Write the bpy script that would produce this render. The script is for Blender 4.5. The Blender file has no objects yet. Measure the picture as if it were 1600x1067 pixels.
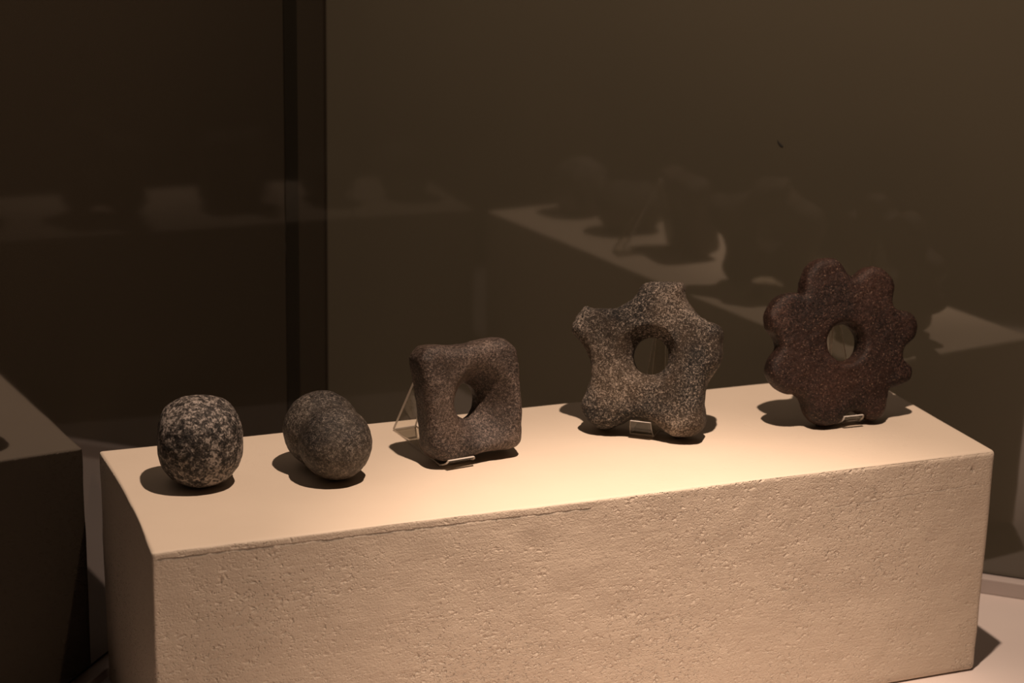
import bpy, math, random
import numpy as np
from mathutils import Matrix, Vector

# ------------------------------------------------------------------ camera, world, light, exposure
sc = bpy.context.scene
COL = sc.collection
H = 0.2143                                    # plinth height
CAM_Z = 0.5951 + H
F_PX, PITCH, ROLL = 3094.93, 0.2967, -0.0231

def cam_axes(pitch, roll):
    f = Vector((0, math.cos(pitch), -math.sin(pitch)))
    r = Vector((1, 0, 0)); d = f.cross(r)
    c, s = math.cos(roll), math.sin(roll)
    return c*r + s*d, -s*r + c*d, f

cam = bpy.data.cameras.new('camera'); cam_o = bpy.data.objects.new('camera', cam); COL.objects.link(cam_o)
r_, d_, f_ = cam_axes(PITCH, ROLL)
M = Matrix.Identity(4)
for i in range(3):
    M[i][0] = r_[i]; M[i][1] = -d_[i]; M[i][2] = -f_[i]
M[0][3], M[1][3], M[2][3] = 0, 0, CAM_Z
cam_o.matrix_world = M
cam.sensor_width = 36; cam.lens = F_PX*36/1600; cam.clip_start = .02
cam.dof.use_dof = True; cam.dof.focus_distance = 1.66; cam.dof.aperture_fstop = 7
sc.camera = cam_o

w = bpy.data.worlds.new('world'); sc.world = w; w.use_nodes = True
w.node_tree.nodes['Background'].inputs[0].default_value = (1, .82, .62, 1)
w.node_tree.nodes['Background'].inputs[1].default_value = .004

# frame of the plinth: FL corner, u along the front edge, v towards the back
YAW = .370
U = Vector((math.cos(YAW), math.sin(YAW), 0)); V = Vector((-U.y, U.x, 0))
FL = Vector((-.2680, 1.3795, 0))
PL, PD = .750, .2334
def W(a, b, z=0): return FL + U*a + V*b + Vector((0, 0, z))

def spot(name, loc, target, power, color, size_deg, blend, radius):
    l = bpy.data.lights.new(name, 'SPOT'); o = bpy.data.objects.new(name, l); COL.objects.link(o)
    l.energy = power; l.color = color; l.spot_size = math.radians(size_deg); l.spot_blend = blend; l.shadow_soft_size = radius
    o.location = loc; o.rotation_euler = (target - loc).to_track_quat('-Z', 'Y').to_euler()
    return o
LAMP = W(.379, -.252, H + 1.35)
spot('case_spotlight', LAMP, W(.405, -.155, H), 104, (1, .740, .565), 31, 1.0, .015)        # the beam
spot('case_spotlight_spill', LAMP, W(.47, -.06, H), 76, (1, .740, .565), 130, 1.0, .015)   # its wide spill

vs = sc.view_settings
vs.view_transform = 'Standard'; vs.look = 'None'; vs.gamma = 1; vs.use_curve_mapping = False; vs.exposure = 0

# ------------------------------------------------------------------ helpers
def tag(o, label=None, cat=None, group=None, kind=None):
    if label: o['label'] = label
    if cat: o['category'] = cat
    if group: o['group'] = group
    if kind: o['kind'] = kind
    return o

def mesh_obj(name, verts, faces, mats, parent=None, smooth=False, mw=None):
    me = bpy.data.meshes.new(name); me.from_pydata([tuple(map(float, v)) for v in verts], [], [tuple(map(int, f)) for f in faces])
    me.update(); me.validate()
    if smooth: me.polygons.foreach_set('use_smooth', [True]*len(me.polygons))
    for m in (mats if isinstance(mats, (list, tuple)) else [mats]): me.materials.append(m)
    o = bpy.data.objects.new(name, me); COL.objects.link(o)
    if parent: o.parent = parent
    if mw is not None: o.matrix_world = mw
    return o

class NT:
    """small node-graph writer"""
    def __init__(s, name):
        s.m = bpy.data.materials.new(name); s.m.use_nodes = True; s.t = s.m.node_tree; s.n = s.t.nodes; s.l = s.t.links
        s.b = s.n['Principled BSDF']; s.out = s.n['Material Output']
        s.tc = s.n.new('ShaderNodeTexCoord'); s.co = s.tc.outputs['Object']
    def put(s, inp, v):
        if hasattr(v, 'is_linked') or isinstance(v, bpy.types.NodeSocket): s.l.new(v, inp)
        else: inp.default_value = v
    def mapping(s, scale=(1, 1, 1), rot=(0, 0, 0), loc=(0, 0, 0)):
        n = s.n.new('ShaderNodeMapping'); s.l.new(s.co, n.inputs[0])
        n.inputs['Scale'].default_value = scale; n.inputs['Rotation'].default_value = rot; n.inputs['Location'].default_value = loc
        return n.outputs[0]
    def noise(s, scale, detail=2, rough=.5, co=None, dist=0):
        n = s.n.new('ShaderNodeTexNoise'); s.l.new(co or s.co, n.inputs['Vector'])
        n.inputs['Scale'].default_value = scale; n.inputs['Detail'].default_value = detail
        n.inputs['Roughness'].default_value = rough; n.inputs['Distortion'].default_value = dist
        return n.outputs['Fac']
    def voro(s, scale, feature='F1', co=None, out='Distance', rnd=1):
        n = s.n.new('ShaderNodeTexVoronoi'); n.feature = feature; s.l.new(co or s.co, n.inputs['Vector'])
        n.inputs['Scale'].default_value = scale; n.inputs['Randomness'].default_value = rnd
        return n.outputs[out]
    def ramp(s, fac, stops, interp='LINEAR'):
        n = s.n.new('ShaderNodeValToRGB'); s.put(n.inputs[0], fac); e = n.color_ramp.elements; n.color_ramp.interpolation = interp
        while len(e) < len(stops): e.new(.5)
        for k, (p, c) in enumerate(stops):
            e[k].position = p; e[k].color = (c, c, c, 1) if isinstance(c, (int, float)) else (*c, 1)
        return n.outputs[0]
    def math(s, op, a, b=0.0, c=0.0, clamp=False):
        n = s.n.new('ShaderNodeMath'); n.operation = op; n.use_clamp = clamp
        for i, v in enumerate((a, b, c)): s.put(n.inputs[i], v)
        return n.outputs[0]
    def mix(s, fac, a, b, mode='MIX'):
        n = s.n.new('ShaderNodeMix'); n.data_type = 'RGBA'; n.blend_type = mode
        s.put(n.inputs['Factor'], fac)
        for k, v in (('A', a), ('B', b)):
            i = [q for q in n.inputs if q.name == k and q.type == 'RGBA'][0]
            s.put(i, (*v, 1) if isinstance(v, tuple) and len(v) == 3 else v)
        return [q for q in n.outputs if q.type == 'RGBA'][0]
    def bump(s, h, dist, strength=1.0, normal=None):
        n = s.n.new('ShaderNodeBump'); n.inputs['Strength'].default_value = strength; n.inputs['Distance'].default_value = dist
        s.put(n.inputs['Height'], h)
        if normal: s.l.new(normal, n.inputs['Normal'])
        return n.outputs[0]
    def set(s, **k):
        for a, v in k.items():
            i = s.b.inputs[a.replace('_', ' ')]
            if isinstance(v, tuple) and len(v) == 3: v = (*v, 1)
            s.put(i, v)
        return s.m

# ------------------------------------------------------------------ materials of the setting
def wall_mat(name, base):
    t = NT(name)
    n = t.noise(9, 3); n2 = t.noise(420, 2)
    c = t.mix(t.math('MULTIPLY', n, .30), base, tuple(x*.72 for x in base))
    return t.set(Base_Color=c, Roughness=.05, IOR=1.78)
m_wall_r = wall_mat('brown_back_painted_glass', (.080, .069, .048))
m_wall_l = wall_mat('dark_brown_back_painted_glass', (.021, .016, .011))
m_joint = wall_mat('black_joint_strip', (.003, .0025, .002))

def floor_material():
    t = NT('pale_pink_painted_deck')
    n = t.noise(14, 4); g = t.noise(900, 2)
    c = t.mix(n, (.66, .58, .54), (.60, .52, .49))
    return t.set(Base_Color=c, Roughness=.55, Normal=t.bump(g, .0002, .3))
m_floor = floor_material()
def base_material():
    t = NT('grey_pink_painted_skirting')
    return t.set(Base_Color=t.mix(t.noise(30, 3), (.50, .43, .40), (.42, .36, .34)), Roughness=.5)
m_base = base_material()
t = NT('black_gap'); m_gap = t.set(Base_Color=(.004, .004, .004), Roughness=.9)
t = NT('dark_scratch'); m_mark = t.set(Base_Color=(.012, .010, .008), Roughness=.8)

# ------------------------------------------------------------------ the setting
AR, DR = 1.2434, 1.8906                       # right wall: outward normal angle, distance
AL = AR + math.pi/2; 
CORNER = Vector((-.2020, 2.0653, 0))
DR_DIR = Vector((math.sin(AR), -math.cos(AR), 0))     # along the right wall, away from the corner
DL_DIR = Vector((-math.cos(AR), -math.sin(AR), 0))    # along the left wall, away from the corner
NR = Vector((-math.cos(AR), -math.sin(AR), 0))        # into the case, from the right wall
NL = DR_DIR.copy()                                    # into the case, from the left wall

def slab(name, along, inward, a0, a1, z0, z1, in0, in1, mat, kind='structure', parent=None, bev=0.0):
    """box along a wall: a = distance from the corner, in = distance into the case"""
    P = lambda a, i, z: CORNER + along*a + inward*i + Vector((0, 0, z))
    vs_ = [P(a, i, z) for z in (z0, z1) for i in (in0, in1) for a in (a0, a1)]
    fs = [(0, 1, 3, 2), (4, 6, 7, 5), (0, 4, 5, 1), (2, 3, 7, 6), (0, 2, 6, 4), (1, 5, 7, 3)]
    o = mesh_obj(name, vs_, fs, mat, parent)
    import bmesh
    bm = bmesh.new(); bm.from_mesh(o.data); bmesh.ops.recalc_face_normals(bm, faces=bm.faces)
    if bev: bmesh.ops.bevel(bm, geom=bm.edges[:], offset=bev, segments=2, affect='EDGES', profile=.5)
    bm.to_mesh(o.data); bm.free()
    if kind and not parent: o['kind'] = kind
    return o
ZW = .018                                     # the panes stand this far above the deck
RLEN, LLEN = 1.5, .97
floor_bm = slab('floor', DR_DIR, NR, -.05, RLEN, -.03, 0, -.05, LLEN, m_floor)
tag(floor_bm, 'pale pink painted deck the plinth stands on')
wall_r = slab('wall_right', DR_DIR, NR, .0, RLEN, ZW, 1.35, -.012, 0, m_wall_r)
tag(wall_r, 'glossy brown back wall mirroring the plinth and stones')
wall_l = slab('wall_left', DL_DIR, NL, .0, LLEN, ZW, 1.35, -.012, 0, m_wall_l)
tag(wall_l, 'glossy near-black side wall left of the corner')
# vertical joint strip in the left wall and sealed corner
tag(slab('trim_1', DL_DIR, NL, .070, .1005, ZW, 1.35, -.004, .0006, m_joint), 'black vertical joint strip in the dark left wall')
tag(slab('trim_2', DL_DIR, NL, .0002, .0016, ZW, 1.35, -.004, .0016, m_wall_l), 'thin dark seal down the corner of the two walls')
b = slab('baseboard_right', DR_DIR, NR, .0, RLEN, 0, .0165, -.010, .0115, m_base, bev=.0012)
tag(b, 'low grey pink skirting under the brown wall')
b = slab('baseboard_left', DL_DIR, NL, .0115, LLEN, 0, .010, -.010, .0080, m_base, bev=.0012)
tag(b, 'low skirting under the dark left wall')
slab('shadow_gap', DL_DIR, NL, .0, LLEN, .0101, ZW, -.012, -.006, m_gap, parent=b)
slab('shadow_gap', DR_DIR, NR, .0, RLEN, .0166, ZW, -.012, -.008, m_gap, parent=bpy.data.objects['baseboard_right'])

# a short scratch on the brown wall
ca = (Vector((.2581, 1.909, 0)) - CORNER).dot(DR_DIR); cz = .2196 + H
mv, mf = [], []
for k in range(7):
    q = k/6; a = ca - .0035 + .006*q; z = cz + .003 - .005*q - .0012*math.sin(q*3.1); hw = .0006 + .0006*math.sin(q*math.pi)
    for dz in (-hw, hw):
        for i in (.0, .0006): mv.append(CORNER + DR_DIR*a + NR*i + Vector((0, 0, z + dz)))
for k in range(6):
    j = 4*k; mf += [(j+1, j+5, j+7, j+3), (j+3, j+7, j+6, j+2), (j, j+4, j+5, j+1), (j, j+2, j+6, j+4)]
mf += [(0, 1, 3, 2), (24, 26, 27, 25)]
tag(mesh_obj('scratch', mv, mf, m_mark, wall_r), 'small dark scratch')

# ------------------------------------------------------------------ numpy noise and surface nets
def lattice_noise(seed):
    rng = np.random.default_rng(seed); g = rng.random((32, 32, 32)).astype(np.float64)
    def f(x, y, z):
        xi, yi, zi = np.floor(x).astype(int), np.floor(y).astype(int), np.floor(z).astype(int)
        fx, fy, fz = x - xi, y - yi, z - zi
        fx, fy, fz = [q*q*(3 - 2*q) for q in (fx, fy, fz)]
        r = 0
        for a in (0, 1):
            for b_ in (0, 1):
                for c in (0, 1):
                    r = r + g[(xi+a) & 31, (yi+b_) & 31, (zi+c) & 31]*(fx if a else 1-fx)*(fy if b_ else 1-fy)*(fz if c else 1-fz)
        return r*2 - 1
    return f

def smax(a, b_, k):
    h = np.clip(.5 + .5*(a - b_)/k, 0, 1); return b_ + (a - b_)*h + k*h*(1 - h)
def smin(a, b_, k): return -smax(-a, -b_, k)

def surface_net(fun, lo, hi, step):
    ax = [np.arange(lo[i], hi[i] + step, step) for i in range(3)]
    X, Y, Z = np.meshgrid(*ax, indexing='ij'); F = fun(X, Y, Z)
    n = F.shape; S = F < 0
    cnt = np.zeros(tuple(q-1 for q in n)); acc = np.zeros(cnt.shape + (3,))
    base = np.stack(np.meshgrid(*[np.arange(q-1) for q in n], indexing='ij'), -1).astype(float)
    cs = [(a, b_, c) for a in (0, 1) for b_ in (0, 1) for c in (0, 1)]
    cut = lambda A, o: A[o[0]:n[0]-1+o[0], o[1]:n[1]-1+o[1], o[2]:n[2]-1+o[2]]
    for o in cs:
        for d in range(3):
            if o[d]: continue
            p = list(o); p[d] = 1
            f0, f1 = cut(F, o), cut(F, p); m = (f0 < 0) != (f1 < 0)
            with np.errstate(all='ignore'): tt = np.where(m, f0/(f0 - f1), 0)
            pos = np.array(o, float)[None, None, None] + np.zeros(acc.shape); pos[..., d] += tt
            acc += pos*m[..., None]; cnt += m
    act = cnt > 0; idx = -np.ones(act.shape, int); idx[act] = np.arange(act.sum())
    verts = (base[act] + acc[act]/cnt[act][:, None])*step + np.array(lo)
    faces = []
    for d in range(3):
        e, f = (d+1) % 3, (d+2) % 3
        sl0 = [slice(1, -1)]*3; sl1 = [slice(1, -1)]*3; sl0[d] = slice(0, n[d]-1); sl1[d] = slice(1, n[d])
        a, b_ = S[tuple(sl0)], S[tuple(sl1)]
        I = np.argwhere(a != b_); 
        if not len(I): continue
        flip = a[tuple(I.T)]
        I = I.copy(); I[:, e] += 1; I[:, f] += 1
        def cell(de, df):
            J = I.copy(); J[:, e] -= de; J[:, f] -= df; return idx[tuple(J.T)]
        q = np.stack([cell(1, 1), cell(0, 1), cell(0, 0), cell(1, 0)], 1)
        q[~flip] = q[~flip][:, ::-1]; faces.append(q)
    return verts, np.concatenate(faces)

def spline(pts, per=6):
    P = np.array(pts, float); n = len(P); out = []
    for i in range(n):
        p0, p1, p2, p3 = P[(i-1) % n], P[i], P[(i+1) % n], P[(i+2) % n]
        for t_ in np.arange(per)/per:
            out.append(.5*((2*p1) + (-p0+p2)*t_ + (2*p0-5*p1+4*p2-p3)*t_**2 + (-p0+3*p1-3*p2+p3)*t_**3))
    return np.array(out)

def poly_sdf(poly, xs, ys):
    X, Y = np.meshgrid(xs, ys, indexing='ij'); d = np.full(X.shape, 1e9); ins = np.zeros(X.shape, bool)
    for (x0, y0), (x1, y1) in zip(poly, np.roll(poly, -1, 0)):
        ex, ey = x1-x0, y1-y0; L = ex*ex + ey*ey + 1e-18
        t_ = np.clip(((X-x0)*ex + (Y-y0)*ey)/L, 0, 1)
        d = np.minimum(d, (X-x0-t_*ex)**2 + (Y-y0-t_*ey)**2)
        c = ((y0 > Y) != (y1 > Y)) & (X < (x1-x0)*(Y-y0)/(y1-y0 + 1e-18) + x0)
        ins ^= c
    return np.where(ins, -1, 1)*np.sqrt(d)

def disc_frame(A, ang, tilt):
    """upright disc: x along the foot line, y up the leaning plane, z out of the front face"""
    e1 = Vector((math.cos(ang), math.sin(ang), 0)); m = Vector((math.sin(ang), -math.cos(ang), 0)); zz = Vector((0, 0, 1))
    e2 = zz*math.cos(tilt) - m*math.sin(tilt); n = m*math.cos(tilt) + zz*math.sin(tilt)
    Mx = Matrix.Identity(4)
    for i in range(3):
        Mx[i][0] = e1[i]; Mx[i][1] = e2[i]; Mx[i][2] = n[i]; Mx[i][3] = A[i]
    return Mx

def disc_stone(name, outline_mm, frame, thick, hole, mat, edge_k, step, seed, rough_amp, taper=0.0, bulge=None, offs=0.0, seat=.0002):
    poly = spline(np.array(outline_mm)/1000.0, 4)
    lo = np.array([poly[:, 0].min()-.006, poly[:, 1].min()-.006, -thick/2-.008]); hi = np.array([poly[:, 0].max()+.006, poly[:, 1].max()+.006, thick/2+.008])
    xs, ys = np.arange(lo[0], hi[0]+step, step), np.arange(lo[1], hi[1]+step, step)
    D2 = poly_sdf(poly, xs, ys) + offs
    nz = lattice_noise(seed)
    c = poly.mean(0) if hole is None else np.array(hole['c'])/1000
    def fun(X, Y, Z):
        d = D2[:X.shape[0], :X.shape[1], None] + 0*Z
        R = np.hypot(X-c[0], Y-c[1])
        half = thick/2 - taper*np.maximum(R - .03, 0)
        if bulge is not None: half = half + bulge(X, Y)
        # pillow: the faces drop towards the outline, the rim is rounded
        f = smax(d, np.abs(Z) - half, edge_k)
        q = np.clip(-d/(edge_k*1.0), 0, 1)
        if hole:
            hx, hy = X - c[0] - hole['ax']*Z, Y - c[1] - hole['ay']*Z
            rf = np.sqrt((hx/hole['sx'])**2 + (hy/hole['sy'])**2)
            rr = hole['r0'] + hole['kf']*np.maximum(Z - hole['zw'], 0)**hole['p'] + hole['kb']*np.maximum(hole['zw'] - Z, 0)**hole['p']
            f = smax(f, (rr - rf)*hole.get('g', .8), hole['k'])
        f = f + rough_amp*(nz(X*55+9, Y*55+5, Z*55+7) + .6*nz(X*140, Y*140, Z*140) + .45*nz(X*330, Y*330, Z*330))
        return f
    v, f = surface_net(fun, lo, hi, step)
    Rm = np.array(frame.to_3x3()); zmin = (v @ Rm.T)[:, 2].min() + frame.translation.z
    away = Vector((0, 0, CAM_Z)) - frame.translation          # raise the disc until its feet just touch the top, sliding it forward
    frame.translation += away*((H + seat - zmin)/away.z)
    return mesh_obj(name, v, f, mat, smooth=True, mw=frame)

# ------------------------------------------------------------------ stone materials
def granite(name, dark, mid, light, scale, stops=(.36, .5, .64), warm=None, warm_amt=.0, blotch=.22, rough=.6, bump=.0006, spec=.35, fleck=None, fleck_thr=.72, under=None):
    t = NT(name)
    co = t.mapping((1, 1, 1))
    n1 = t.noise(scale, 5, .72, dist=.6); n2 = t.noise(scale*2.7, 3, .6)
    s = t.math('ADD', t.math('MULTIPLY', n1, .62), t.math('MULTIPLY', n2, .38))
    big = t.noise(26, 3, .55); s = t.math('ADD', s, t.math('MULTIPLY', t.math('SUBTRACT', big, .5), blotch))
    col = t.ramp(s, [(stops[0], dark), (stops[1], mid), (stops[2], light)])
    if warm: col = t.mix(t.math('MULTIPLY', t.ramp(t.noise(19, 3, .6), [(.42, 0.0), (.62, 1.0)]), warm_amt), col, warm)
    if fleck:
        fm = t.ramp(t.noise(scale*1.15, 4, .8, co=t.mapping((1, 1, 1), loc=(3, 7, 1))), [(fleck_thr-.05, 0.0), (fleck_thr+.03, 1.0)])
        col = t.mix(fm, col, fleck)
    h = t.math('ADD', t.math('MULTIPLY', n1, .7), t.math('MULTIPLY', t.noise(scale*1.6, 4, .75), .6))
    return t.set(Base_Color=col, Roughness=t.ramp(n2, [(.3, rough-.08), (.7, rough+.12)]), Specular_IOR_Level=spec, Normal=t.bump(h, bump, 1.0))
m_ball = granite('mottled_grey_stone', (.010, .008, .007), (.092, .078, .068), (.40, .345, .305), 210, (.43, .51, .585), rough=.62, bump=.0014)
m_groove = granite('dark_grey_stone', (.010, .008, .007), (.068, .057, .049), (.30, .255, .215), 400, (.42, .52, .62), warm=(.10, .072, .044), warm_amt=.3, rough=.52, bump=.0011)
m_square = granite('brown_speckled_stone', (.010, .007, .006), (.074, .053, .044), (.29, .22, .185), 540, (.43, .52, .63), warm=(.075, .046, .027), warm_amt=.3, rough=.46, bump=.0008, spec=.35)
m_star = granite('pitted_granite', (.004, .0035, .003), (.066, .055, .046), (.50, .415, .345), 520, (.455, .53, .62), warm=(.15, .090, .045), warm_amt=.24, blotch=.20, rough=.7, bump=.0016)
m_flower = granite('dark_red_porphyry', (.006, .0035, .003), (.029, .0155, .0120), (.112, .058, .044), 470, (.43, .53, .64), warm=(.062, .026, .017), warm_amt=.34, rough=.46, bump=.0008, spec=.3, fleck=(.30, .19, .135), fleck_thr=.64)

# ------------------------------------------------------------------ the plinth
def plinth_material():
    t = NT('cream_painted_plaster')
    sep = t.n.new('ShaderNodeSeparateXYZ'); t.l.new(t.co, sep.inputs[0])
    geo = t.n.new('ShaderNodeNewGeometry'); sn = t.n.new('ShaderNodeSeparateXYZ'); t.l.new(geo.outputs['True Normal'], sn.inputs[0])
    side = t.ramp(sn.outputs[2], [(.35, 1.0), (.8, .06)])          # the top is trowelled smooth
    # pits in clusters, brush streaks, grain
    # chips: irregular cells of random size, never worm-like bands
    wv = t.n.new('ShaderNodeTexNoise'); t.l.new(t.co, wv.inputs['Vector']); wv.inputs['Scale'].default_value = 150; wv.inputs['Detail'].default_value = 3
    sub = t.n.new('ShaderNodeVectorMath'); sub.operation = 'SUBTRACT'; t.l.new(wv.outputs['Color'], sub.inputs[0]); sub.inputs[1].default_value = (.5, .5, .5)
    mul = t.n.new('ShaderNodeVectorMath'); mul.operation = 'MULTIPLY'; t.l.new(sub.outputs[0], mul.inputs[0]); mul.inputs[1].default_value = (.011, .011, .008)
    wrp = t.n.new('ShaderNodeVectorMath'); wrp.operation = 'ADD'; t.l.new(t.mapping((1, 1, 1.35), rot=(0, .35, 0)), wrp.inputs[0]); t.l.new(mul.outputs[0], wrp.inputs[1])
    def chips(scale, rmax):
        v = t.n.new('ShaderNodeTexVoronoi'); t.l.new(wrp.outputs[0], v.inputs['Vector']); v.inputs['Scale'].default_value = scale
        sp = t.n.new('ShaderNodeSeparateColor'); t.l.new(v.outputs['Color'], sp.inputs[0])
        rad = t.math('MULTIPLY', t.math('POWER', sp.outputs[0], 1.1), rmax)
        return t.math('MAXIMUM', t.math('SUBTRACT', rad, v.outputs['Distance']), 0.0)
    pit = t.math('ADD', chips(185, .56), t.math('MULTIPLY', chips(430, .62), .75))
    pmask = t.ramp(t.noise(7.5, 3, .6), [(.40, .12), (.62, 1.0)])
    pit = t.math('MULTIPLY', pit, pmask)
    dent = t.ramp(t.noise(1, 3, .6, co=t.mapping((70, 70, 120))), [(.64, 0.0), (.74, 1.0)])
    streak = t.noise(1, 4, .6, co=t.mapping((16, 16, 330), rot=(0, .012, 0)))
    grain = t.noise(620, 3, .6); soft = t.noise(40, 3, .5)
    h = t.math('MULTIPLY', pit, -3.0)
    h = t.math('ADD', h, t.math('MULTIPLY', dent, -.5))
    h = t.math('ADD', h, t.math('MULTIPLY', streak, .24))
    h = t.math('ADD', h, t.math('MULTIPLY', grain, .35))
    h = t.math('ADD', h, t.math('MULTIPLY', soft, .9))
    # the cracked seam under the top front edge and one long scratch (object space, metres)
    wob = t.math('MULTIPLY', t.math('SUBTRACT', t.noise(60, 6, .75), .5), .0055)
    # one deep chip near the right corner
    dx = t.math('SUBTRACT', sep.outputs[0], .727); dz = t.math('SUBTRACT', sep.outputs[2], H - .0155)
    far = t.math('SQRT', t.math('ADD', t.math('MULTIPLY', dx, dx), t.math('MULTIPLY', t.math('MULTIPLY', dz, dz), .6)))
    chip = t.math('SUBTRACT', 1.0, t.math('DIVIDE', t.math('ADD', far, t.math('MULTIPLY', t.math('SUBTRACT', t.noise(400, 3), .5), .004)), .0032), clamp=True)
    h = t.math('ADD', h, t.math('MULTIPLY', chip, -1.6))
    def line(z, x0, x1, wd, slope=0.0):
        zz = t.math('ADD', t.math('SUBTRACT', sep.outputs[2], z), wob)
        zz = t.math('SUBTRACT', zz, t.math('MULTIPLY', t.math('SUBTRACT', sep.outputs[0], x0), slope))
        g = t.math('SUBTRACT', 1.0, t.math('DIVIDE', t.math('ABSOLUTE', zz), wd), clamp=True)
        g = t.math('MULTIPLY', g, t.math('MULTIPLY', t.math('GREATER_THAN', sep.outputs[0], x0), t.math('LESS_THAN', sep.outputs[0], x1)))
        return t.math('MULTIPLY', g, t.ramp(t.noise(60, 3), [(.38, .15), (.55, 1.0)]))
    seam = line(H - .0062, .004, .36, .0011, -.004)
    scr = line(H - .0345, .59, .735, .0008, .03)
    h = t.math('ADD', h, t.math('ADD', t.math('MULTIPLY', seam, -2.2), t.math('MULTIPLY', scr, -1.2)))
    h = t.math('MULTIPLY', h, side)
    col = t.mix(t.noise(11, 4, .6), (.70, .60, .485), (.63, .53, .425))
    col = t.mix(t.math('MULTIPLY', t.math('MULTIPLY', seam, side), .7), col, (.16, .11, .07))
    return t.set(Base_Color=col, Roughness=.6, Specular_IOR_Level=.3, Normal=t.bump(h, .0016, .85))
m_plinth = plinth_material()

def build_plinth():
    nz = lattice_noise(11)
    dims = np.array([PL, PD, H])
    def axis(L):
        fine = np.array([0, .0008, .0018, .003, .0045, .0065, .009])
        mid = np.linspace(.012, L-.012, int(L/.0045)); return np.concatenate([fine, mid, (L-fine)[::-1]])
    ax = [axis(q) for q in dims]
    verts, faces = [], []
    def add(axu, axv, fix, val, flip):
        base = len(verts); nu, nv = len(ax[axu]), len(ax[axv])
        A, B = np.meshgrid(ax[axu], ax[axv], indexing='ij'); P = np.zeros((nu, nv, 3)); P[..., axu] = A; P[..., axv] = B; P[..., fix] = val
        verts.extend(P.reshape(-1, 3).tolist())
        for i in range(nu-1):
            for j in range(nv-1):
                q = (base+i*nv+j, base+(i+1)*nv+j, base+(i+1)*nv+j+1, base+i*nv+j+1)
                faces.append(q[::-1] if flip else q)
    add(0, 1, 2, H, False); add(0, 1, 2, 0, True)
    add(0, 2, 1, 0, False); add(0, 2, 1, PD, True)
    add(1, 2, 0, 0, True); add(1, 2, 0, PL, False)
    P = np.array(verts)
    # edge rounding grows a little towards the right end
    r = (.0022 + .0028*np.clip((P[:, 0]-.45)/.3, 0, 1) + .0008*nz(P[:, 0]*22, P[:, 1]*22, P[:, 2]*22))[:, None]
    inner = np.clip(P, r, dims - r); d = P - inner; ln = np.linalg.norm(d, axis=1, keepdims=True)
    nrm = np.where(ln > 1e-9, d/np.maximum(ln, 1e-9), 0)
    Q = inner + nrm*np.minimum(r, ln + 1)
    wav = .0010*nz(P[:, 0]*9+3, P[:, 1]*9, P[:, 2]*9) + .0004*nz(P[:, 0]*45, P[:, 1]*45+7, P[:, 2]*45)
    amt = np.where(nrm[:, 2] > .7, .25, 1.0)*np.clip(P[:, 2]/.01, 0, 1)
    Q = Q + nrm*(wav*amt)[:, None]
    # hand-built left end: slightly hollow
    left = np.clip(1 - P[:, 0]/.05, 0, 1); Q[:, 0] += left*.0035*np.sin(np.clip(P[:, 1]/PD, 0, 1)*math.pi*.98)*1.0
    me = bpy.data.meshes.new('plinth'); me.from_pydata(Q.tolist(), [], faces)
    import bmesh
    bm = bmesh.new(); bm.from_mesh(me); bmesh.ops.remove_doubles(bm, verts=bm.verts, dist=.00005); bmesh.ops.recalc_face_normals(bm, faces=bm.faces); bm.to_mesh(me); bm.free()
    me.polygons.foreach_set('use_smooth', [True]*len(me.polygons)); me.materials.append(m_plinth)
    o = bpy.data.objects.new('plinth', me); COL.objects.link(o)
    o.location = FL; o.rotation_euler = (0, 0, YAW)
    return o
tag(build_plinth(), 'long cream plaster plinth with rough pitted front face', 'plinth')

# ------------------------------------------------------------------ the two round stones
def blob(name, fun, ext, step, mat, loc, rotz=0):
    v, f = surface_net(fun, [-e for e in ext], list(ext), step)
    o = mesh_obj(name, v, f, mat, smooth=True)
    zmin = float(v[:, 2].min())
    for vert in o.data.vertices: vert.co.z -= zmin
    o.location = loc; o.rotation_euler = (0, 0, rotz)
    return o
n1 = lattice_noise(21)
def ball_f(X, Y, Z):
    a, b_, c, e = .0348, .0348, .0372, 2.3
    g = (np.abs(X/a)**e + np.abs(Y/b_)**e + np.abs((Z)/c)**e)**(1/e) - 1
    return g*.034 + .0013*n1(X*38+3, Y*38, Z*38+8) + .0005*n1(X*120, Y*120, Z*120) + .00035*n1(X*330, Y*330, Z*330)
o = blob('stone_ball', ball_f, (.044, .044, .047), .0012, m_ball, Vector((-.2542, 1.527, H - .0004)), .25)
tag(o, 'pale mottled grey stone ball, leftmost on the plinth', 'stone ball')
n2 = lattice_noise(33)
PB, PF = Vector((-.1585, 1.5715, .0)), Vector((-.1443, 1.5443, .0))
MID = (PB + PF)/2
def groove_f(X, Y, Z):
    def ell(p, z, r, rz): return (np.sqrt(((X-p.x)/r)**2 + ((Y-p.y)/r)**2 + ((Z-z)/rz)**2) - 1)*r
    a = ell(PB - MID, .001, .0325, .0335); b_ = ell(PF - MID, -.0015, .0302, .0310)
    f = smin(a, b_, .0018)
    return f + .0008*n2(X*40, Y*40+2, Z*40) + .0004*n2(X*130, Y*130, Z*130) + .0003*n2(X*330, Y*330, Z*330)
o = blob('grooved_stone', groove_f, (.052, .066, .045), .0012, m_groove, Vector((MID.x, MID.y, H - .0004)))
tag(o, 'dark grey double-lobed stone with a groove round its middle', 'stone ball')

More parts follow.
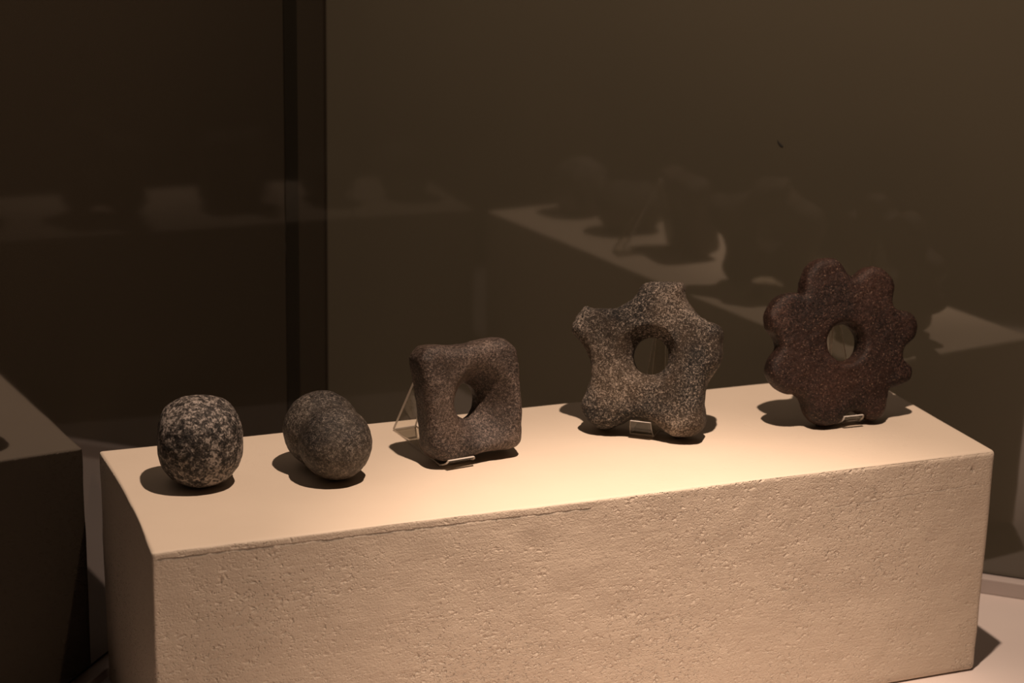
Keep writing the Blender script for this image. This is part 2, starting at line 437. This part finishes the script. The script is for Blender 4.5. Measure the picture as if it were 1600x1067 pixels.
# ------------------------------------------------------------------ the three pierced stones on stands
SQ = [[-2.4,99.4],[4.4,99.3],[13.9,97.4],[22,96.5],[31.7,96.4],[41.5,96.8],[51.4,98.1],[59.9,98.3],[66.8,96.9],[72.8,92.4],[76.5,86.9],[77.6,79.1],[77.5,67.8],[77.7,55.1],[77.3,41.2],[76.4,26.1],[75.2,13.6],[73.7,7.4],[69,3],[61.7,1.6],[51.8,1.8],[42,2.2],[29.2,1.3],[20.8,.7],[12.4,.1],[6.8,-.3],[0,.1],[-6.6,3],[-11.5,8.7],[-13.6,15.2],[-13.4,23.9],[-13.1,36.2],[-13.6,48.7],[-14.4,61.2],[-15.2,73.6],[-15.9,83.6],[-15.6,89.7],[-12.3,94.8],[-7.9,98.6]]
ST = [[20.2,130.9],[26.7,134.5],[40.3,136.2],[53.3,137],[56.9,134.3],[58.1,127.5],[61.2,120.3],[67.3,113.3],[75.5,107.3],[83.4,104.5],[89.5,103.3],[93.8,99.2],[95.4,93.4],[95.6,85.9],[96.9,77],[95.6,67.8],[91.2,59.9],[87.4,52.7],[85.3,44.3],[85.3,33.7],[87.1,24.9],[88.6,16.8],[86.8,9.9],[80.6,4],[72,0],[62.9,-.2],[54.9,3.4],[47.5,8.6],[39.4,12.7],[29.3,13.5],[20.4,10.7],[13.2,6.1],[6,1.8],[0,0],[-6.2,.5],[-14.5,4.9],[-20.1,10.4],[-22.9,17.7],[-22.2,25.4],[-19.4,34.9],[-17.3,44.2],[-17.4,51.8],[-19.3,59.3],[-23,66.5],[-28.4,73.6],[-34.5,79.2],[-38.6,83.4],[-39.6,89.4],[-37.2,95.8],[-33.9,101.4],[-29.8,106.9],[-24.4,106.9],[-16.6,106.9],[-8.9,107.6],[-1.2,108.3],[4.6,111.2],[10.3,115.5],[15.9,121.4],[18.3,126.9]]
FW = [[-8.1,123.6],[-6.4,132.2],[-2.1,140.7],[3.8,147.4],[12.2,150.9],[21.1,151.1],[28.1,149.4],[32.9,143.2],[36.7,136.5],[43.4,131.3],[50.1,134.8],[55.8,138.4],[63.2,140.4],[72.1,138.2],[78.9,132.9],[83.7,126.1],[84.9,119.6],[82.5,112.5],[81.2,106.9],[82.4,102],[88.4,98.4],[95.7,97],[101.7,92.5],[104.8,86.6],[104.7,79.4],[101.6,72.3],[95.7,67.9],[90.4,64.3],[87.9,59.7],[87.6,54.1],[91.2,49.7],[95.3,44.5],[95.3,38.1],[91.5,32.8],[83.8,29.4],[75.5,27.7],[70.8,26.5],[68.5,21],[66.8,13.1],[63.4,5.4],[59.4,1.7],[52,0],[45.8,1.9],[40.9,6.6],[33.1,10],[25.8,8.8],[22,5.9],[16.2,1.7],[7.1,-.4],[0,0],[-7.6,3.9],[-13.2,10.7],[-15.9,18.9],[-18,25.4],[-22.8,30.2],[-29.8,31.2],[-37.3,35],[-43.8,40.2],[-48.3,48.5],[-48.9,54.9],[-46.1,62.5],[-41.2,68.4],[-37.3,72.8],[-37.3,76.8],[-39.8,84.1],[-44.4,90.7],[-45.8,98.7],[-44.9,104.9],[-39.8,112.4],[-32.2,119],[-24,122.4],[-17,122.2],[-10.2,120.1]]
FR_SQ = disc_frame(Vector((-.0590, 1.5890, H+.0015)), .5061, .2269)
FR_ST = disc_frame(Vector((.0861, 1.6799, H+.0015)), -.2601, .3491)
FR_FW = disc_frame(Vector((.2820, 1.7032, H+.0015)), .3474, .3142)

o = disc_stone('square_stone', SQ, FR_SQ, .036, dict(c=(32.5, 45.5), ax=.32, ay=-.15, sx=1.0, sy=1.18, r0=.0125, zw=-.006, kf=2.3, kb=1.2, p=1.3, k=.004, g=.85), m_square, .0125, .0012, 5, .0005, seat=.0022)
tag(o, 'brown square stone with rounded corners and an oval hole', 'carved stone')
o = disc_stone('star_stone', ST, FR_ST, .042, dict(c=(34.5, 68.5), ax=.0, ay=.0, sx=1.0, sy=1.0, r0=.0166, zw=.006, kf=.75, kb=.12, p=1.0, k=.0018, g=.9), m_star, .0135, .0012, 6, .0008, taper=.08)
tag(o, 'speckled granite five-pointed star stone with a round hole', 'carved stone')
o = disc_stone('flower_stone', FW, FR_FW, .027, dict(c=(28.0, 73.0), ax=.0, ay=.0, sx=1.0, sy=1.0, r0=.0168, zw=.0, kf=.25, kb=.25, p=1.0, k=.004, g=.9), m_flower, .0085, .0012, 7, .0005, taper=.05)
tag(o, 'dark red-brown eight-lobed flower stone with a round hole', 'carved stone')

# ------------------------------------------------------------------ clear acrylic stands
def acrylic_material():
    t = NT('clear_acrylic'); t.n.remove(t.b)
    g = t.n.new('ShaderNodeNewGeometry'); dt = t.n.new('ShaderNodeVectorMath'); dt.operation = 'DOT_PRODUCT'
    t.l.new(g.outputs['Normal'], dt.inputs[0]); t.l.new(g.outputs['Incoming'], dt.inputs[1])
    c = t.math('SUBTRACT', 1.0, t.math('ABSOLUTE', dt.outputs['Value']), clamp=True)
    fres = t.math('ADD', .04, t.math('MULTIPLY', t.math('POWER', c, 5.0), .96), clamp=True)      # two-sided Schlick reflectance of a clear sheet
    mx = t.n.new('ShaderNodeMixShader'); tr = t.n.new('ShaderNodeBsdfTransparent'); tr.inputs[0].default_value = (.97, .96, .94, 1)
    gl = t.n.new('ShaderNodeBsdfGlossy'); gl.inputs['Roughness'].default_value = .04
    t.l.new(fres, mx.inputs[0]); t.l.new(tr.outputs[0], mx.inputs[1]); t.l.new(gl.outputs[0], mx.inputs[2]); t.l.new(mx.outputs[0], t.out.inputs[0])
    return t.m
m_acr = acrylic_material()
t = NT('polished_acrylic_edge'); m_edge = t.set(Base_Color=(.66, .60, .53), Roughness=.35, Subsurface_Weight=.0)

def plate(name, quad, nrm, th, parent):
    """flat acrylic plate from an outline (world points) with frosted cut edges"""
    n = len(quad); nn = nrm.normalized()*th
    vs_ = list(quad) + [q + nn for q in quad]
    fs = [tuple(range(n))[::-1], tuple(range(n, 2*n))] + [(i, (i+1) % n, n+(i+1) % n, n+i) for i in range(n)]
    inv = parent.matrix_world.inverted()
    o = mesh_obj(name, [inv @ v_ for v_ in vs_], fs, [m_acr, m_edge], parent)
    for k, p in enumerate(o.data.polygons): p.material_index = 0 if k < 2 else 1
    return o

def stand(frame, cx, half_t, apex_y, rear, foot_w, lip_w, lip_h, lip_x, lip_lean, label, lip_back=0.0):
    """bent acrylic easel behind a leaning disc; cx = centre along the foot line"""
    e1 = frame.to_3x3() @ Vector((1, 0, 0)); e2 = frame.to_3x3() @ Vector((0, 1, 0)); n = frame.to_3x3() @ Vector((0, 0, 1))
    A = frame.translation
    hb = Vector((-n.x, -n.y, 0)).normalized()                   # straight back along the table
    P = lambda x, y, z: A + e1*x + e2*y + n*z
    root = bpy.data.objects.new('acrylic_stand', None); COL.objects.link(root); root.empty_display_size = .02
    foot = P(cx, 0, 0); root.location = (foot.x, foot.y, H); bpy.context.view_layer.update()
    tag(root, label, 'display stand', 'clear acrylic stands under the pierced stones')
    zb = -half_t - .0025
    # leaning back plate
    bw, tw = foot_w/2, .004
    q = [P(cx-bw, .001, zb), P(cx+bw, .001, zb), P(cx+tw, apex_y, zb), P(cx-tw, apex_y, zb)]
    for v_ in q: v_.z = max(v_.z, H + .0004)
    plate('back_plate', q, n, .002, root)
    # rear strut from the apex down to the table
    b0 = P(cx, 0, zb); b0 = Vector((b0.x, b0.y, H + .0004)) + hb*rear
    q = [b0 - e1*bw, b0 + e1*bw, P(cx+tw, apex_y, zb-.0003), P(cx-tw, apex_y, zb-.0003)]
    plate('rear_strut', q, (q[1]-q[0]).cross(q[3]-q[0])*-1, .0028, root)
    # base plate on the table between strut and lip
    f0 = P(lip_x, 0, half_t*.2 - lip_back); f0 = Vector((f0.x, f0.y, H + .0003))
    fb = Vector((b0.x, b0.y, H + .0003))
    q = [fb - e1*bw, fb + e1*bw, f0 + e1*lip_w/2, f0 - e1*lip_w/2]
    plate('base_plate', q, Vector((0, 0, 1)), .0018, root)
    # upturned front lip
    fwd = -hb
    l0 = f0 + fwd*.001
    pts = []
    N = 7
    for k in range(N):
        q_ = k/(N-1); pts.append(l0 + fwd*(lip_lean*math.sin(q_*1.57)) + Vector((0, 0, .0018 + lip_h*q_**1.0)))
    vs_, fs = [], []
    for k, p_ in enumerate(pts):
        tpr = 1 - .12*(k/(N-1))
        for s_ in (-1, 1):
            for th in (0, .0028): vs_.append(p_ + e1*s_*lip_w/2*tpr + fwd*th)
    for k in range(N-1):
        j = 4*k; fs += [(j, j+4, j+6, j+2), (j+1, j+3, j+7, j+5), (j, j+1, j+5, j+4), (j+2, j+6, j+7, j+3)]
    fs += [(0, 2, 3, 1), (4*N-4, 4*N-3, 4*N-1, 4*N-2)]
    inv = root.matrix_world.inverted()
    o = mesh_obj('front_lip', [inv @ v_ for v_ in vs_], fs, [m_acr, m_edge], root)
    for k, p in enumerate(o.data.polygons): p.material_index = 0 if (k % 4 < 2 and k < 4*(N-1)) else 1
    return root
stand(FR_SQ, .012, .018, .092, .074, .022, .028, .0072, .012, .010, 'clear acrylic stand behind the square stone, its strut showing at left')
stand(FR_ST, .036, .021, .100, .055, .026, .021, .0155, .033, .008, 'clear acrylic stand with raised lip under the star stone', .006)
stand(FR_FW, .033, .016, .110, .055, .026, .022, .0100, .029, .010, 'clear acrylic stand with curved lip under the flower stone', .007)
